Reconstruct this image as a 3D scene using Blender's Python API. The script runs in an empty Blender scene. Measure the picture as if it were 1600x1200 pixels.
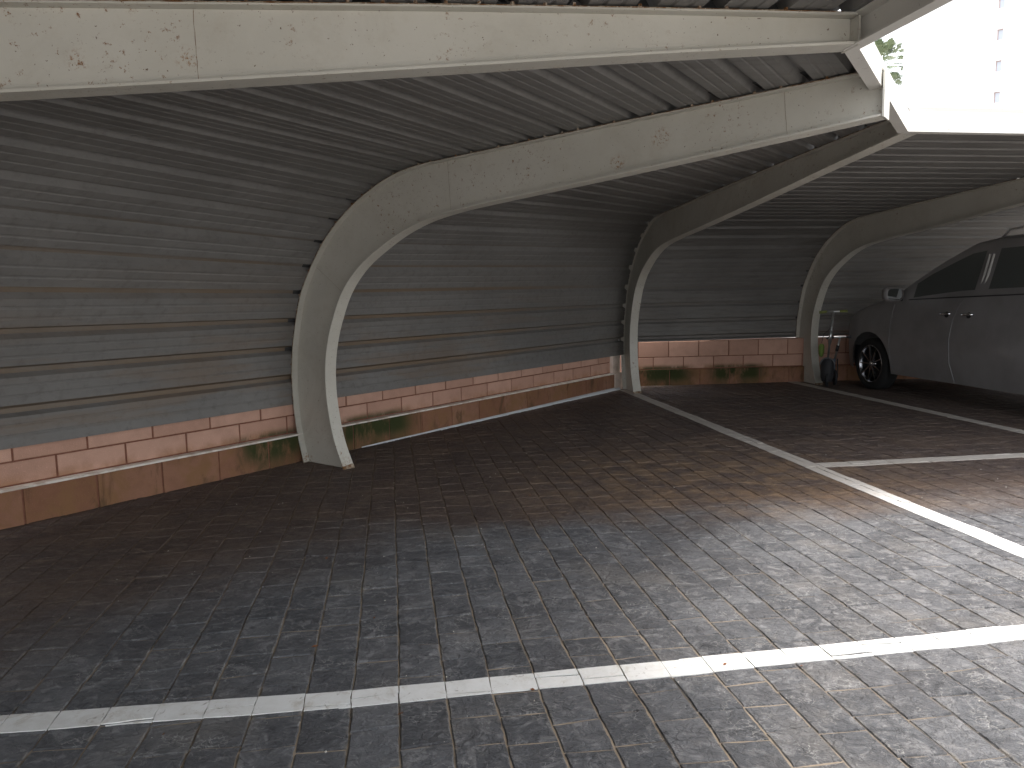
import bpy, bmesh, math, random
from mathutils import Vector, Matrix
from math import radians as R, sin, cos, pi
random.seed(7)
S = bpy.context.scene
COL = S.collection

# ------------------------------------------------------------------ camera
F_PX, PITCH, ROLL, CAM_H = 1215.08, 0.117147, -0.0154888, 1.25374
cd = bpy.data.cameras.new('camera'); cam = bpy.data.objects.new('camera', cd); COL.objects.link(cam)
fw = Vector((0, cos(PITCH), -sin(PITCH))); up0 = Vector((0, sin(PITCH), cos(PITCH))); rt0 = Vector((1, 0, 0))
rt = cos(ROLL)*rt0 + sin(ROLL)*up0; up = -sin(ROLL)*rt0 + cos(ROLL)*up0
m = Matrix(((rt.x, up.x, -fw.x, 0), (rt.y, up.y, -fw.y, 0), (rt.z, up.z, -fw.z, CAM_H), (0, 0, 0, 1)))
cam.matrix_world = m
cd.sensor_fit = 'HORIZONTAL'; cd.sensor_width = 36; cd.lens = F_PX/1600*36
cd.clip_start = 0.05; cd.clip_end = 2000
S.camera = cam

# ------------------------------------------------------------------ world, sun, exposure
SUN_EL, SUN_AZ = 70, 84         # azimuth clockwise from +Y (north) towards +X
W = bpy.data.worlds.new('World'); S.world = W; W.use_nodes = True
nt = W.node_tree; nt.nodes.clear()
sky = nt.nodes.new('ShaderNodeTexSky'); sky.sky_type = 'NISHITA'; sky.sun_disc = False
sky.sun_elevation = R(SUN_EL); sky.sun_rotation = R(SUN_AZ); sky.air_density = 1.6; sky.dust_density = 9.0; sky.ozone_density = 1.0
bg = nt.nodes.new('ShaderNodeBackground'); bg.inputs[1].default_value = 0.15
out = nt.nodes.new('ShaderNodeOutputWorld')
mx = nt.nodes.new('ShaderNodeMix'); mx.data_type = 'RGBA'; mx.inputs[0].default_value = .55; mx.inputs[7].default_value = (8.2, 8.5, 9.0, 1)   # thin white cloud
nt.links.new(sky.outputs[0], mx.inputs[6]); nt.links.new(mx.outputs[2], bg.inputs[0]); nt.links.new(bg.outputs[0], out.inputs[0])
sd = bpy.data.lights.new('sun', 'SUN'); sd.energy = 1.2; sd.angle = R(14); sd.color = (1.0, 0.985, 0.965)
so = bpy.data.objects.new('sun', sd); COL.objects.link(so)
az = R(SUN_AZ); el = R(SUN_EL)
sv = Vector((sin(az)*cos(el), cos(az)*cos(el), sin(el)))
so.rotation_euler = sv.to_track_quat('Z', 'Y').to_euler(); so.location = (0, 0, 30)
S.view_settings.view_transform = 'Standard'; S.view_settings.look = 'None'
S.view_settings.exposure = 1.56; S.view_settings.gamma = 1.0; S.view_settings.use_curve_mapping = False
S.cycles.max_bounces = 8; S.cycles.diffuse_bounces = 6

# ------------------------------------------------------------------ object helpers
def tag(o, label=None, cat=None, group=None, kind=None):
    if label: o['label'] = label
    if cat: o['category'] = cat
    if group: o['group'] = group
    if kind: o['kind'] = kind
    return o
def empty(name, loc=(0, 0, 0), rz=0.0):
    o = bpy.data.objects.new(name, None); COL.objects.link(o); o.location = loc; o.rotation_euler = (0, 0, rz)
    o.empty_display_size = 0.2
    return o
def obj(name, verts, faces, mat, parent=None, smooth=False, mats=None, fm=None):
    me = bpy.data.meshes.new(name); me.from_pydata([tuple(v) for v in verts], [], faces)
    if mats:
        for q in mats: me.materials.append(q)
        if fm: me.polygons.foreach_set('material_index', fm)
    else: me.materials.append(mat)
    if smooth: me.polygons.foreach_set('use_smooth', [True]*len(me.polygons))
    me.update()
    o = bpy.data.objects.new(name, me); COL.objects.link(o)
    if parent: o.parent = parent
    return o
class MB:
    """collects shapes, builds one mesh"""
    def __init__(s): s.v = []; s.f = []
    def add(s, vs, fs):
        n = len(s.v); s.v += [Vector(v) for v in vs]; s.f += [tuple(i+n for i in f) for f in fs]
    def box(s, c, d, M=None):
        x, y, z = d[0]/2, d[1]/2, d[2]/2
        vs = [Vector((i*x, j*y, k*z)) for i in (-1, 1) for j in (-1, 1) for k in (-1, 1)]
        if M is not None: vs = [M @ v for v in vs]
        c = Vector(c); s.add([c+v for v in vs], [(0, 1, 3, 2), (4, 6, 7, 5), (0, 4, 5, 1), (2, 3, 7, 6), (0, 2, 6, 4), (1, 5, 7, 3)])
    def hexa(s, p8):  # bottom 4 ccw, top 4
        s.add(p8, [(3, 2, 1, 0), (4, 5, 6, 7), (0, 1, 5, 4), (1, 2, 6, 5), (2, 3, 7, 6), (3, 0, 4, 7)])
    def tube(s, pts, r, n=8, cap=True):
        pts = [Vector(p) for p in pts]; rs = r if isinstance(r, (list, tuple)) else [r]*len(pts)
        rings = []
        prev = None
        for i, p in enumerate(pts):
            t = (pts[min(i+1, len(pts)-1)]-pts[max(i-1, 0)]).normalized()
            a = prev if prev is not None else (Vector((0, 0, 1)) if abs(t.z) < .9 else Vector((1, 0, 0)))
            a = (a-t*a.dot(t)).normalized(); b = t.cross(a); prev = a
            rings.append([p+(a*cos(2*pi*k/n)+b*sin(2*pi*k/n))*rs[i] for k in range(n)])
        vs = [v for rg in rings for v in rg]; fs = []
        for i in range(len(pts)-1):
            for k in range(n): fs.append((i*n+k, i*n+(k+1) % n, (i+1)*n+(k+1) % n, (i+1)*n+k))
        if cap: fs += [tuple(range(n-1, -1, -1)), tuple((len(pts)-1)*n+k for k in range(n))]
        s.add(vs, fs)
    def lathe(s, prof, c, axis, n=24, closed=False):
        """prof: (radius, offset along axis)"""
        axis = Vector(axis).normalized(); a = Vector((0, 0, 1)) if abs(axis.z) < .9 else Vector((1, 0, 0))
        a = (a-axis*a.dot(axis)).normalized(); b = axis.cross(a); c = Vector(c); vs = []; fs = []
        for r_, o_ in prof:
            for k in range(n): vs.append(c+axis*o_+(a*cos(2*pi*k/n)+b*sin(2*pi*k/n))*r_)
        m_ = len(prof)
        for i in range(m_-1 if not closed else m_):
            j = (i+1) % m_
            for k in range(n): fs.append((i*n+k, i*n+(k+1) % n, j*n+(k+1) % n, j*n+k))
        s.add(vs, fs)
    def build(s, name, mat, parent=None, smooth=False):
        return obj(name, s.v, s.f, mat, parent, smooth)
def bevel(o, w, seg=2):
    b = o.modifiers.new('bevel', 'BEVEL'); b.width = w; b.segments = seg; b.limit_method = 'ANGLE'; b.angle_limit = R(35)

# ------------------------------------------------------------------ material helpers
class Mat:
    def __init__(s, name, rough=.7, spec=.3, metal=0.0):
        s.m = bpy.data.materials.new(name); s.m.use_nodes = True; s.nt = s.m.node_tree
        s.b = s.nt.nodes['Principled BSDF']; s.b.inputs['Roughness'].default_value = rough
        s.b.inputs['Specular IOR Level'].default_value = spec; s.b.inputs['Metallic'].default_value = metal
        s.pos = s.nt.nodes.new('ShaderNodeNewGeometry').outputs['Position']
        s.hb = None
    def n(s, t): return s.nt.nodes.new(t)
    def l(s, a, b): s.nt.links.new(a, b)
    def mapping(s, scale=(1, 1, 1), rot=(0, 0, 0), loc=(0, 0, 0)):
        q = s.n('ShaderNodeMapping'); q.inputs['Scale'].default_value = scale; q.inputs['Rotation'].default_value = rot; q.inputs['Location'].default_value = loc
        s.l(s.pos, q.inputs['Vector']); return q.outputs[0]
    def noise(s, sc, det=4, rough=.55, vec=None, dist=0.0):
        q = s.n('ShaderNodeTexNoise'); q.inputs['Scale'].default_value = sc; q.inputs['Detail'].default_value = det
        q.inputs['Roughness'].default_value = rough; q.inputs['Distortion'].default_value = dist
        s.l(vec if vec is not None else s.pos, q.inputs['Vector']); return q.outputs['Fac']
    def vor(s, sc, vec=None, feat='F1', out='Distance'):
        q = s.n('ShaderNodeTexVoronoi'); q.feature = feat; q.inputs['Scale'].default_value = sc
        s.l(vec if vec is not None else s.pos, q.inputs['Vector']); return q.outputs[out]
    def ramp(s, fac, a, b, lo=0.0, hi=1.0):
        q = s.n('ShaderNodeMapRange'); q.inputs['From Min'].default_value = a; q.inputs['From Max'].default_value = b
        q.inputs['To Min'].default_value = lo; q.inputs['To Max'].default_value = hi; q.interpolation_type = 'SMOOTHSTEP'
        s.l(fac, q.inputs['Value']); return q.outputs[0]
    def math(s, op, a, b=None):
        q = s.n('ShaderNodeMath'); q.operation = op
        for i, x in enumerate((a, b)):
            if x is None: continue
            if isinstance(x, (int, float)): q.inputs[i].default_value = x
            else: s.l(x, q.inputs[i])
        return q.outputs[0]
    def mix(s, fac, a, b, mode='MIX'):
        q = s.n('ShaderNodeMix'); q.data_type = 'RGBA'; q.blend_type = mode
        if isinstance(fac, (int, float)): q.inputs[0].default_value = fac
        else: s.l(fac, q.inputs[0])
        for i, x in ((6, a), (7, b)):
            if isinstance(x, tuple): q.inputs[i].default_value = (*x, 1)
            else: s.l(x, q.inputs[i])
        return q.outputs[2]
    def color(s, x):
        if isinstance(x, tuple): s.b.inputs['Base Color'].default_value = (*x, 1)
        else: s.l(x, s.b.inputs['Base Color'])
    def rough(s, x): s.l(x, s.b.inputs['Roughness'])
    def bump(s, h, strength=.3, dist=.01):
        q = s.n('ShaderNodeBump'); q.inputs['Strength'].default_value = strength; q.inputs['Distance'].default_value = dist
        s.l(h, q.inputs['Height'])
        if s.hb is not None: s.l(s.hb, q.inputs['Normal'])
        s.hb = q.outputs[0]; s.l(s.hb, s.b.inputs['Normal'])
    def rnd(s): return s.n('ShaderNodeObjectInfo').outputs['Random']
    def island(s): return s.n('ShaderNodeNewGeometry').outputs['Random Per Island']
    def sep(s, vec): q = s.n('ShaderNodeSeparateXYZ'); s.l(vec, q.inputs[0]); return q.outputs
    def near(s, pt, r0, r1):
        q = s.n('ShaderNodeVectorMath'); q.operation = 'DISTANCE'; s.l(s.pos, q.inputs[0]); q.inputs[1].default_value = pt
        return s.ramp(q.outputs['Value'], r0, r1, 1.0, 0.0)
def flat(name, c, rough=.6, spec=.3, metal=0.0):
    q = Mat(name, rough, spec, metal); q.color(c); return q.m

TDEG = 8.7241653; TX = Vector((cos(R(TDEG)), sin(R(TDEG)), 0)); TY = Vector((-TX.y, TX.x, 0))
ADEG = 53.798334; AX = Vector((cos(R(ADEG)), sin(R(ADEG)), 0)); AN = Vector((AX.y, -AX.x, 0))   # AN points into the carport
WA = Vector((-2.74999, 4.25775, 0))

PITS = .1465
# paver stone: blue grey slate look, brown dust further in
def stone_color(q, joint=False):
    v = q.mapping((1, 1, 1), (0, 0, -R(TDEG)))
    n1 = q.noise(3.2, 5, .6); n2 = q.noise(26, 6, .7, dist=.6); n3 = q.noise(110, 4, .7)
    dx = q.sep(v)
    # dusty brown film away from the rain edge
    edge = q.math('ADD', dx[1], q.math('MULTIPLY', q.math('SUBTRACT', q.noise(1.1, 4, .6), .5), 1.3))
    edge = q.math('SUBTRACT', edge, q.math('MULTIPLY', dx[0], -.02))
    dust = q.ramp(edge, 3.75, 4.35)
    wd = q.n('ShaderNodeVectorMath'); wd.operation = 'DOT_PRODUCT'; q.l(q.pos, wd.inputs[0]); wd.inputs[1].default_value = AN
    wdn = q.math('ADD', wd.outputs['Value'], q.math('MULTIPLY', q.noise(.9, 4, .6), 1.2))
    dust2 = q.ramp(wdn, -2.9, -1.9, 1, 0)
    dust = q.math('MAXIMUM', dust, dust2)
    return v, n1, n2, n3, dust
def stone_mat():
    q = Mat('slate_stamped_concrete', .62, .35)
    v, n1, n2, n3, dust = stone_color(q)
    isl = q.math('ADD', q.rnd(), q.island()); isl = q.math('FRACT', isl)
    tv = q.mapping((1, 1, 1), (0, 0, -R(TDEG)))
    cmb = q.n('ShaderNodeCombineXYZ'); q.l(q.math('MULTIPLY', isl, 13.7), cmb.inputs[0]); q.l(q.math('MULTIPLY', isl, 7.3), cmb.inputs[1]); q.l(q.math('MULTIPLY', isl, 3.1), cmb.inputs[2])
    def per(vec):
        a_ = q.n('ShaderNodeVectorMath'); a_.operation = 'ADD'; q.l(vec, a_.inputs[0]); q.l(cmb.outputs[0], a_.inputs[1]); return a_.outputs[0]
    base = q.mix(q.ramp(isl, 0, 1), (.096, .100, .109), (.156, .160, .170))
    base = q.mix(q.ramp(n1, .35, .7, 0, .7), base, (.095, .094, .100))
    cloud = q.noise(11, 7, .72, per(tv), 1.2)
    base = q.mix(q.ramp(cloud, .50, .64, 0, .8), base, (.25, .25, .255))
    base = q.mix(q.ramp(cloud, .30, .45, .85, 0), base, (.05, .051, .056))
    big = q.noise(1.7, 5, .6); base = q.mix(q.ramp(big, .52, .66, 0, .55), base, (.21, .20, .19))
    # flaky slate facets: domain-warped cells give split edges
    wv = q.n('ShaderNodeVectorMath'); wv.operation = 'ADD'; nz = q.n('ShaderNodeTexNoise'); nz.inputs['Scale'].default_value = 16; nz.inputs['Detail'].default_value = 5
    q.l(tv, nz.inputs['Vector']); sc_ = q.n('ShaderNodeVectorMath'); sc_.operation = 'SCALE'; sc_.inputs['Scale'].default_value = .10; q.l(nz.outputs['Color'], sc_.inputs[0])
    mp = q.mapping((1, 1.7, 1), (0, 0, -R(TDEG)+.3)); q.l(mp, wv.inputs[0]); q.l(sc_.outputs[0], wv.inputs[1])
    cells = q.vor(15, wv.outputs[0], 'F1', 'Color'); ce = q.vor(15, wv.outputs[0], 'DISTANCE_TO_EDGE'); lvl = q.sep(cells)[0]
    crack = q.math('MULTIPLY', q.ramp(ce, .0, .04, 1, 0), q.ramp(q.noise(6, 4), .48, .58)); chip = q.math('MULTIPLY', q.ramp(q.vor(23, wv.outputs[0], 'DISTANCE_TO_EDGE'), .0, .05, 1, 0), q.ramp(q.noise(7, 3, .6, dist=.5), .52, .62))
    streak = q.noise(9, 6, .72, per(q.mapping((1, 2.2, 1), (0, 0, -R(TDEG)))), .8)
    base = q.mix(q.ramp(streak, .54, .72, 0, .45), base, (.27, .27, .275))
    base = q.mix(q.ramp(n2, .58, .74, 0, .5), base, (.36, .345, .32))
    base = q.mix(q.math('MULTIPLY', crack, .55), base, (.045, .045, .05))
    base = q.mix(q.math('MULTIPLY', chip, .6), base, (.42, .415, .40))
    # sand caught along the strip joints
    fx = q.sep(tv)[0]; jx = q.math('ABSOLUTE', q.math('SUBTRACT', q.math('FRACT', q.math('DIVIDE', q.math('ADD', fx, .014+.5*PITS+PITS*40), PITS)), .5))
    sand = q.math('MULTIPLY', q.ramp(jx, .015, .09, 1, 0), q.ramp(q.noise(13, 5, .7), .46, .64))
    base = q.mix(q.math('MULTIPLY', sand, .55), base, (.30, .265, .22))
    br = q.mix(q.ramp(q.noise(2.0, 6, .65), .38, .66), (.078, .052, .042), (.130, .086, .062))
    br = q.mix(q.ramp(streak, .50, .68, 0, .7), br, (.225, .165, .118))
    br = q.mix(q.math('MULTIPLY', sand, .5), br, (.22, .16, .11))
    br = q.mix(q.math('MULTIPLY', crack, .5), br, (.03, .026, .024))
    pt = q.math('MULTIPLY', q.near((1.35, 5.0, 0), .4, 1.9), q.ramp(q.noise(5, 6, .7), .40, .62))
    br = q.mix(q.math('MULTIPLY', pt, .75), br, (.25, .16, .088))
    base = q.mix(q.math('MULTIPLY', dust, .88), base, br)
    sp = q.vor(34); base = q.mix(q.math('MULTIPLY', q.ramp(sp, .05, .09, 1, 0), q.ramp(q.noise(5, 2), .60, .70)), base, (.5, .48, .45))
    q.color(base)
    q.rough(q.ramp(n2, .3, .7, .50, .80))
    q.bump(lvl, .35, .006)
    q.bump(q.noise(22, 8, .72, v, 1.0), 1.0, .022)
    q.bump(q.ramp(ce, 0, .06), .5, .006)
    q.bump(streak, .6, .012)
    q.bump(n3, .5, .003)
    return q.m
def joint_mat():
    q = Mat('sandy_joint', .95, .1)
    v, n1, n2, n3, dust = stone_color(q)
    c = q.mix(q.ramp(n1, .32, .55), (.12, .105, .09), (.34, .28, .215))
    c = q.mix(q.ramp(n2, .55, .7, 0, .8), c, (.40, .34, .27))
    dx = q.sep(v); c = q.mix(q.ramp(dx[0], .7, 1.6, 0, .65), c, (.075, .072, .07))
    c = q.mix(q.math('MULTIPLY', dust, .75), c, (.165, .115, .078))
    q.color(c); q.bump(n3, .6, .004); return q.m
def line_mat():
    q = Mat('white_road_paint', .6, .3)
    n = q.noise(20, 6, .7); k = q.noise(3, 5, .6)
    c = q.mix(q.ramp(n, .3, .65), (.74, .735, .71), (.80, .80, .785))
    dx = q.sep(q.mapping((1, 1, 1), (0, 0, -R(TDEG))))
    back_tone = q.ramp(dx[1], 3.5, 5.0, 0, .8)  # lines turn dull brown towards the back of the bays
    c = q.mix(back_tone, c, (.36, .31, .26))
    c = q.mix(q.ramp(q.noise(7, 6, .75, dist=1.), .50, .68, 0, .55), c, (.48, .43, .36))
    c = q.mix(q.ramp(k, .55, .7, 0, .3), c, (.5, .47, .42))
    sc = q.noise(16, 6, .8, dist=1.4); c = q.mix(q.ramp(sc, .59, .66, 0, .75), c, (.26, .22, .18))
    q.color(c); q.bump(n, .4, .005); q.bump(q.noise(90, 4, .7), .3, .002); return q.m
SPOTS = []
def steel_mat(seed, clean=False):
    q = Mat('cream_painted_steel', .48, .4)
    v = q.mapping((1, 1, 1), loc=(seed, seed*.7, 0))
    n = q.noise(2.2, 5, .6, v); c = q.mix(q.ramp(n, .3, .7), (.505, .485, .425), (.56, .54, .48))
    c = q.mix(q.ramp(q.noise(9, 6, .7, v), .5, .75, 0, .35), c, (.44, .40, .33))
    grime = q.noise(1.6, 6, .7, v, 1.0); c = q.mix(q.ramp(grime, .5, .72, 0, .4), c, (.40, .37, .31))
    # rust freckles in clusters
    cl = q.ramp(q.noise(1.9, 3, .5, v), .46, .60)
    rs = q.ramp(q.noise(34, 6, .8, v), .585, .65)
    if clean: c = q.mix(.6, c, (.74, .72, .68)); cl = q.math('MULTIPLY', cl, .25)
    c = q.mix(q.math('MULTIPLY', cl, rs), c, (.20, .095, .035))
    rs2 = q.ramp(q.noise(70, 3, .7, v), .66, .72); c = q.mix(rs2, c, (.10, .055, .03))
    for pt, rr in SPOTS:
        w = q.near(pt, rr*.2, rr); nn = q.ramp(q.noise(60, 6, .8), .50, .60)
        c = q.mix(q.math('MULTIPLY', w, nn), c, (.26, .12, .035))
    q.color(c); q.bump(q.noise(60, 4, .6, v), .15, .003); q.bump(n, .2, .01)
    q.rough(q.ramp(grime, .3, .7, .42, .62)); return q.m
def rust_mat():
    q = Mat('rust_edge', .85, .2); n = q.noise(30, 5, .7)
    c = q.mix(q.ramp(n, .35, .6), (.36, .31, .24), (.16, .075, .03)); c = q.mix(q.ramp(q.noise(70, 4, .7), .55, .65), c, (.42, .38, .31)); q.color(c)
    q.bump(n, .5, .004); return q.m
def sheet_mat(dusty=False):
    q = Mat('dusty_rib_steel' if dusty else 'grey_corrugated_steel', .55, .35)
    dA = q.n('ShaderNodeVectorMath'); dA.operation = 'DOT_PRODUCT'; q.l(q.pos, dA.inputs[0]); dA.inputs[1].default_value = AN
    z = q.sep(q.pos)[2]
    n = q.noise(1.3, 5, .6)
    c = q.mix(q.ramp(n, .3, .7), (.150, .145, .137), (.190, .184, .174))
    # long streaks along the ribs (bays A and B run along AX)
    st = q.noise(7, 5, .7, q.mapping((.15, 3, 3), (0, 0, -R(ADEG)))); c = q.mix(q.ramp(st, .45, .75, 0, .45), c, (.085, .076, .068))
    # rusty brown bands low on the left bay
    low = q.ramp(z, .6, 1.7, 1, 0)
    xx = q.ramp(q.sep(q.pos)[0], -1.5, 1.6, 1, .25)
    bn = q.ramp(q.noise(2.2, 4, .6, q.mapping((.4, .4, 3.5))), .45, .65)
    c = q.mix(q.math('MULTIPLY', q.math('MULTIPLY', low, xx), q.math('MULTIPLY', bn, .42)), c, (.19, .125, .075))
    c = q.mix(q.ramp(q.noise(3.1, 6, .75, dist=1.5), .66, .74, 0, .5), c, (.07, .06, .052))
    if dusty: c = q.mix(q.math('MULTIPLY', q.math('MULTIPLY', q.ramp(z, 1.2, 1.95, 1, .12), q.ramp(q.sep(q.pos)[0], -.5, 1.6, 1, .15)), q.ramp(q.noise(1.2, 4, .6), .25, .6, .35, .85)), c, (.17, .12, .075))
    q.color(c); q.bump(q.noise(140, 3, .6), .12, .002)
    q.bump(st, .12, .006)
    q.rough(q.ramp(n, .3, .7, .45, .65)); return q.m
MOSS = []
def block_mat(name, ca, cb, base=False):
    q = Mat(name, .9, .15)
    n = q.noise(8, 5, .6); c = q.mix(q.ramp(q.rnd(), 0, 1), ca, cb)
    c = q.mix(q.ramp(n, .4, .7, 0, .35), c, tuple(x*.72 for x in ca))
    fine = q.noise(160, 3, .6)
    c = q.mix(q.ramp(fine, .55, .7, 0, .35), c, tuple(min(1, x*1.3) for x in cb))
    z = q.sep(q.pos)[2]
    if base:
        c = q.mix(q.ramp(q.noise(5, 5, .65, dist=.6), .42, .66, 0, .75), c, (.23, .125, .06))
        c = q.mix(q.ramp(q.noise(7, 5, .7, q.mapping((1, 1, .35)), .8), .50, .68, 0, .75), c, (.10, .062, .035))
        mz = (.0, .30)
    else:
        c = q.mix(q.math('MULTIPLY', q.ramp(z, .21, .30, .7, 0), q.ramp(q.noise(4, 4, .6), .4, .6)), c, (.32, .17, .09))
        mz = (0, 1)
    ms = None
    for pt, r in MOSS:
        w = q.near(pt, r*.55, r*1.15); ms = w if ms is None else q.math('MAXIMUM', ms, w)
    mn = q.ramp(q.noise(5, 6, .68, q.mapping((1, 1, .45))), .30, .52)
    if base: hz = q.ramp(z, .02, .12, .55, 1)
    else: hz = q.ramp(z, .225, .285, .85, 0)
    c = q.mix(q.math('MULTIPLY', q.math('MULTIPLY', ms, mn), hz), c, (.040, .048, .018))
    q.color(c); q.bump(fine, .5, .004); q.bump(n, .3, .01); return q.m

MOSS += [((-1.12, 6.42, .12), .52), ((-1.75, 5.62, .26), .35), ((1.85, 10.2, .12), .62), ((3.0, 10.3, .14), .42)]
# ------------------------------------------------------------------ ground and stamped paving
B0 = Vector((-3.65, 2.155, 0)); B1 = Vector((-1.22366, 5.51167, 0)); B2 = Vector((1.48834, 9.44921, 0)); B3 = Vector((3.94808, 10.02331, 0))
BM = B0-TY*5.0; B4 = B3+TX*5.0
M_STONE = stone_mat(); M_JOINT = joint_mat(); M_LINE = line_mat()
def ground_mat():
    q = Mat('pale_bounce_ground', .85, .2); n = q.noise(.8, 6, .6)
    q.color(q.mix(q.ramp(n, .35, .65), (.38, .37, .355), (.46, .45, .43))); q.bump(q.noise(30, 4, .6), .3, .01); return q.m  # unseen ground kept pale to bounce light under the roof
G = 400
tag(obj('ground', [(-G, -G, -.03), (G, -G, -.03), (G, G, -.03), (-G, G, -.03)], [(0, 1, 2, 3)], ground_mat()), kind='structure')
X0, X1, Y0, Y1 = -4.6, 9.6, -1.0, 10.2      # in the tilted paving frame
def tf(a, b, z=0.0): p = TX*a+TY*b; return Vector((p.x, p.y, z))
fl = tag(obj('parking_floor', [tf(X0, Y0, -.0046), tf(X1, Y0, -.0046), tf(X1, Y1, -.0046), tf(X0, Y1, -.0046),
                                 tf(X0, Y0, -.02), tf(X1, Y0, -.02), tf(X1, Y1, -.02), tf(X0, Y1, -.02)],
              [(0, 1, 2, 3), (7, 6, 5, 4), (0, 4, 5, 1), (1, 5, 6, 2), (2, 6, 7, 3), (3, 7, 4, 0)], M_JOINT), kind='structure')
rg = random.Random(11)
PIT = .1465
def hsh(i, k): return ((math.sin(i*127.1+k*311.7)*43758.5453) % 1)*2-1
def zig(i, y):   # the uneven line shared by two neighbouring strips: straight runs with small kinks
    o = 0
    for per, amp in ((.19, .0034), (.047, .0011)):
        t = y/per+i*.37; k = math.floor(t); t -= k; o += amp*(hsh(i, k)*(1-t)+hsh(i, k+1)*t)
    return o
stones = []
i0 = math.floor((X0+.014)/PIT)+1; i1 = math.floor((X1+.014)/PIT)-1
for i in range(i0, i1):
    xa = -.014+i*PIT; xb = xa+PIT
    y = Y0+rg.uniform(0, .2)
    skew = 0
    while y < Y1-.25:
        L = rg.choice((.135, .15, .165, .19, .21, .24)); y2 = y+L; nsk = rg.uniform(-.006, .006)
        stones.append((i, xa, xb, y, y2, skew, nsk)); y = y2; skew = nsk
def stone_outline(i, xa, xb, ya, yb, s0, s1, fine):
    g = .0011+rg.uniform(0, .0014); h = .0016+rg.uniform(0, .0024)
    n = 6 if fine else 1
    P = []
    for k in range(n+1):
        y = ya+h+(yb-ya-2*h)*k/n; P.append((xb-g+zig(i+1, y)+(rg.uniform(-.0018, .0018) if fine else 0), y+(s1*1 if k == n else s0 if k == 0 else 0)))
    m_ = 2 if fine else 0
    for k in range(1, m_+1):
        t = k/(m_+1); P.append((xb-g+(xa-xb+2*g)*t, yb-h+s1*(1-2*t)+rg.uniform(-.0022, .0022)))
    for k in range(n+1):
        y = yb-h-(yb-ya-2*h)*k/n; P.append((xa+g+zig(i, y)+(rg.uniform(-.0016, .0016) if fine else 0), y+(-s1 if k == 0 else -s0 if k == n else 0)))
    for k in range(1, m_+1):
        t = k/(m_+1); P.append((xa+g+(xb-xa-2*g)*t, ya+h-s0*(1-2*t)+rg.uniform(-.0022, .0022)))
    return P
def outside(a, b):
    """behind the walls: skip"""
    p = tf(a, b)
    if (p-WA).dot(AN) < -.16: return True
    return p.y > 10.45+(p.x-3.85)*.09
def scr(p):
    d = p-Vector((0, 0, CAM_H)); z = d.dot(fw)
    if z < .3: return None
    return 800+F_PX*d.dot(rt)/z, 600-F_PX*d.dot(up)/z, z
info = []
for st in stones:
    c = tf((st[1]+st[2])/2, (st[3]+st[4])/2)
    if outside((st[1]+st[2])/2, (st[3]+st[4])/2) or c.x > 2.4+c.y*.75 or c.y < .4: continue
    q = scr(c); vis = q is not None and -60 < q[0] < 1660 and q[1] < 1260
    area = ((st[4]-st[3])*PIT*(CAM_H)/q[2]**3) if vis else 0
    info.append((area, st))
info.sort(key=lambda t: -t[0])
outlines = []
def stone_mesh(P, fine):
    """outline in paving frame -> bevelled stone verts and faces"""
    n = len(P); cx = sum(p[0] for p in P)/n; cy = sum(p[1] for p in P)/n
    dz = rg.uniform(-.0012, .0008); tx_, ty_ = rg.uniform(-.012, .012), rg.uniform(-.012, .012)
    top = []; low = []
    for (x, y) in P:
        dx, dy = x-cx, y-cy; L = math.hypot(dx, dy); k = 1-.0045/L
        top.append(tf(cx+dx*k, cy+dy*k, dz+dx*tx_+dy*ty_+(rg.uniform(-.0007, .0007) if fine else 0)))
        low.append(tf(x, y, -.0054))
    vs = top+low; fs = [tuple(range(n))]+[(j, n+j, n+(j+1) % n, (j+1) % n) for j in range(n)]
    fs = [fs[0]]+[(f[0], f[1], f[2], f[3]) for f in fs[1:]]
    return vs, fs, (cx, cy, dz, tx_, ty_)
rest = MB()
for idx, (ar, st) in enumerate(info):
    fine = ar > 0 and idx < 300
    P = stone_outline(*st, fine or idx < 1500)
    vs, fs, pl = stone_mesh(P, fine or idx < 1500)
    outlines.append((P, pl))
    if fine: obj('paving_stone', vs, fs, M_STONE, fl)
    else: rest.add(vs, fs)
tag(rest.build('paving_stones', M_STONE, fl), kind='stuff')
def clip(P, Q):
    """Sutherland-Hodgman, convex clip polygon Q ccw"""
    for k in range(len(Q)):
        a, b = Q[k], Q[(k+1) % len(Q)]; R_ = []
        ins = lambda p: (b[0]-a[0])*(p[1]-a[1])-(b[1]-a[1])*(p[0]-a[0]) >= 0
        for j in range(len(P)):
            p, q = P[j], P[(j+1) % len(P)]; ip, iq = ins(p), ins(q)
            if ip: R_.append(p)
            if ip != iq:
                dx, dy = q[0]-p[0], q[1]-p[1]
                den = (b[0]-a[0])*dy-(b[1]-a[1])*dx
                t = -((b[0]-a[0])*(p[1]-a[1])-(b[1]-a[1])*(p[0]-a[0]))/den
                R_.append((p[0]+dx*t, p[1]+dy*t))
        P = R_
        if len(P) < 3: return []
    return P
def w2t(x, y): p = Vector((x, y, 0)); return (p.dot(TX), p.dot(TY))
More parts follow.
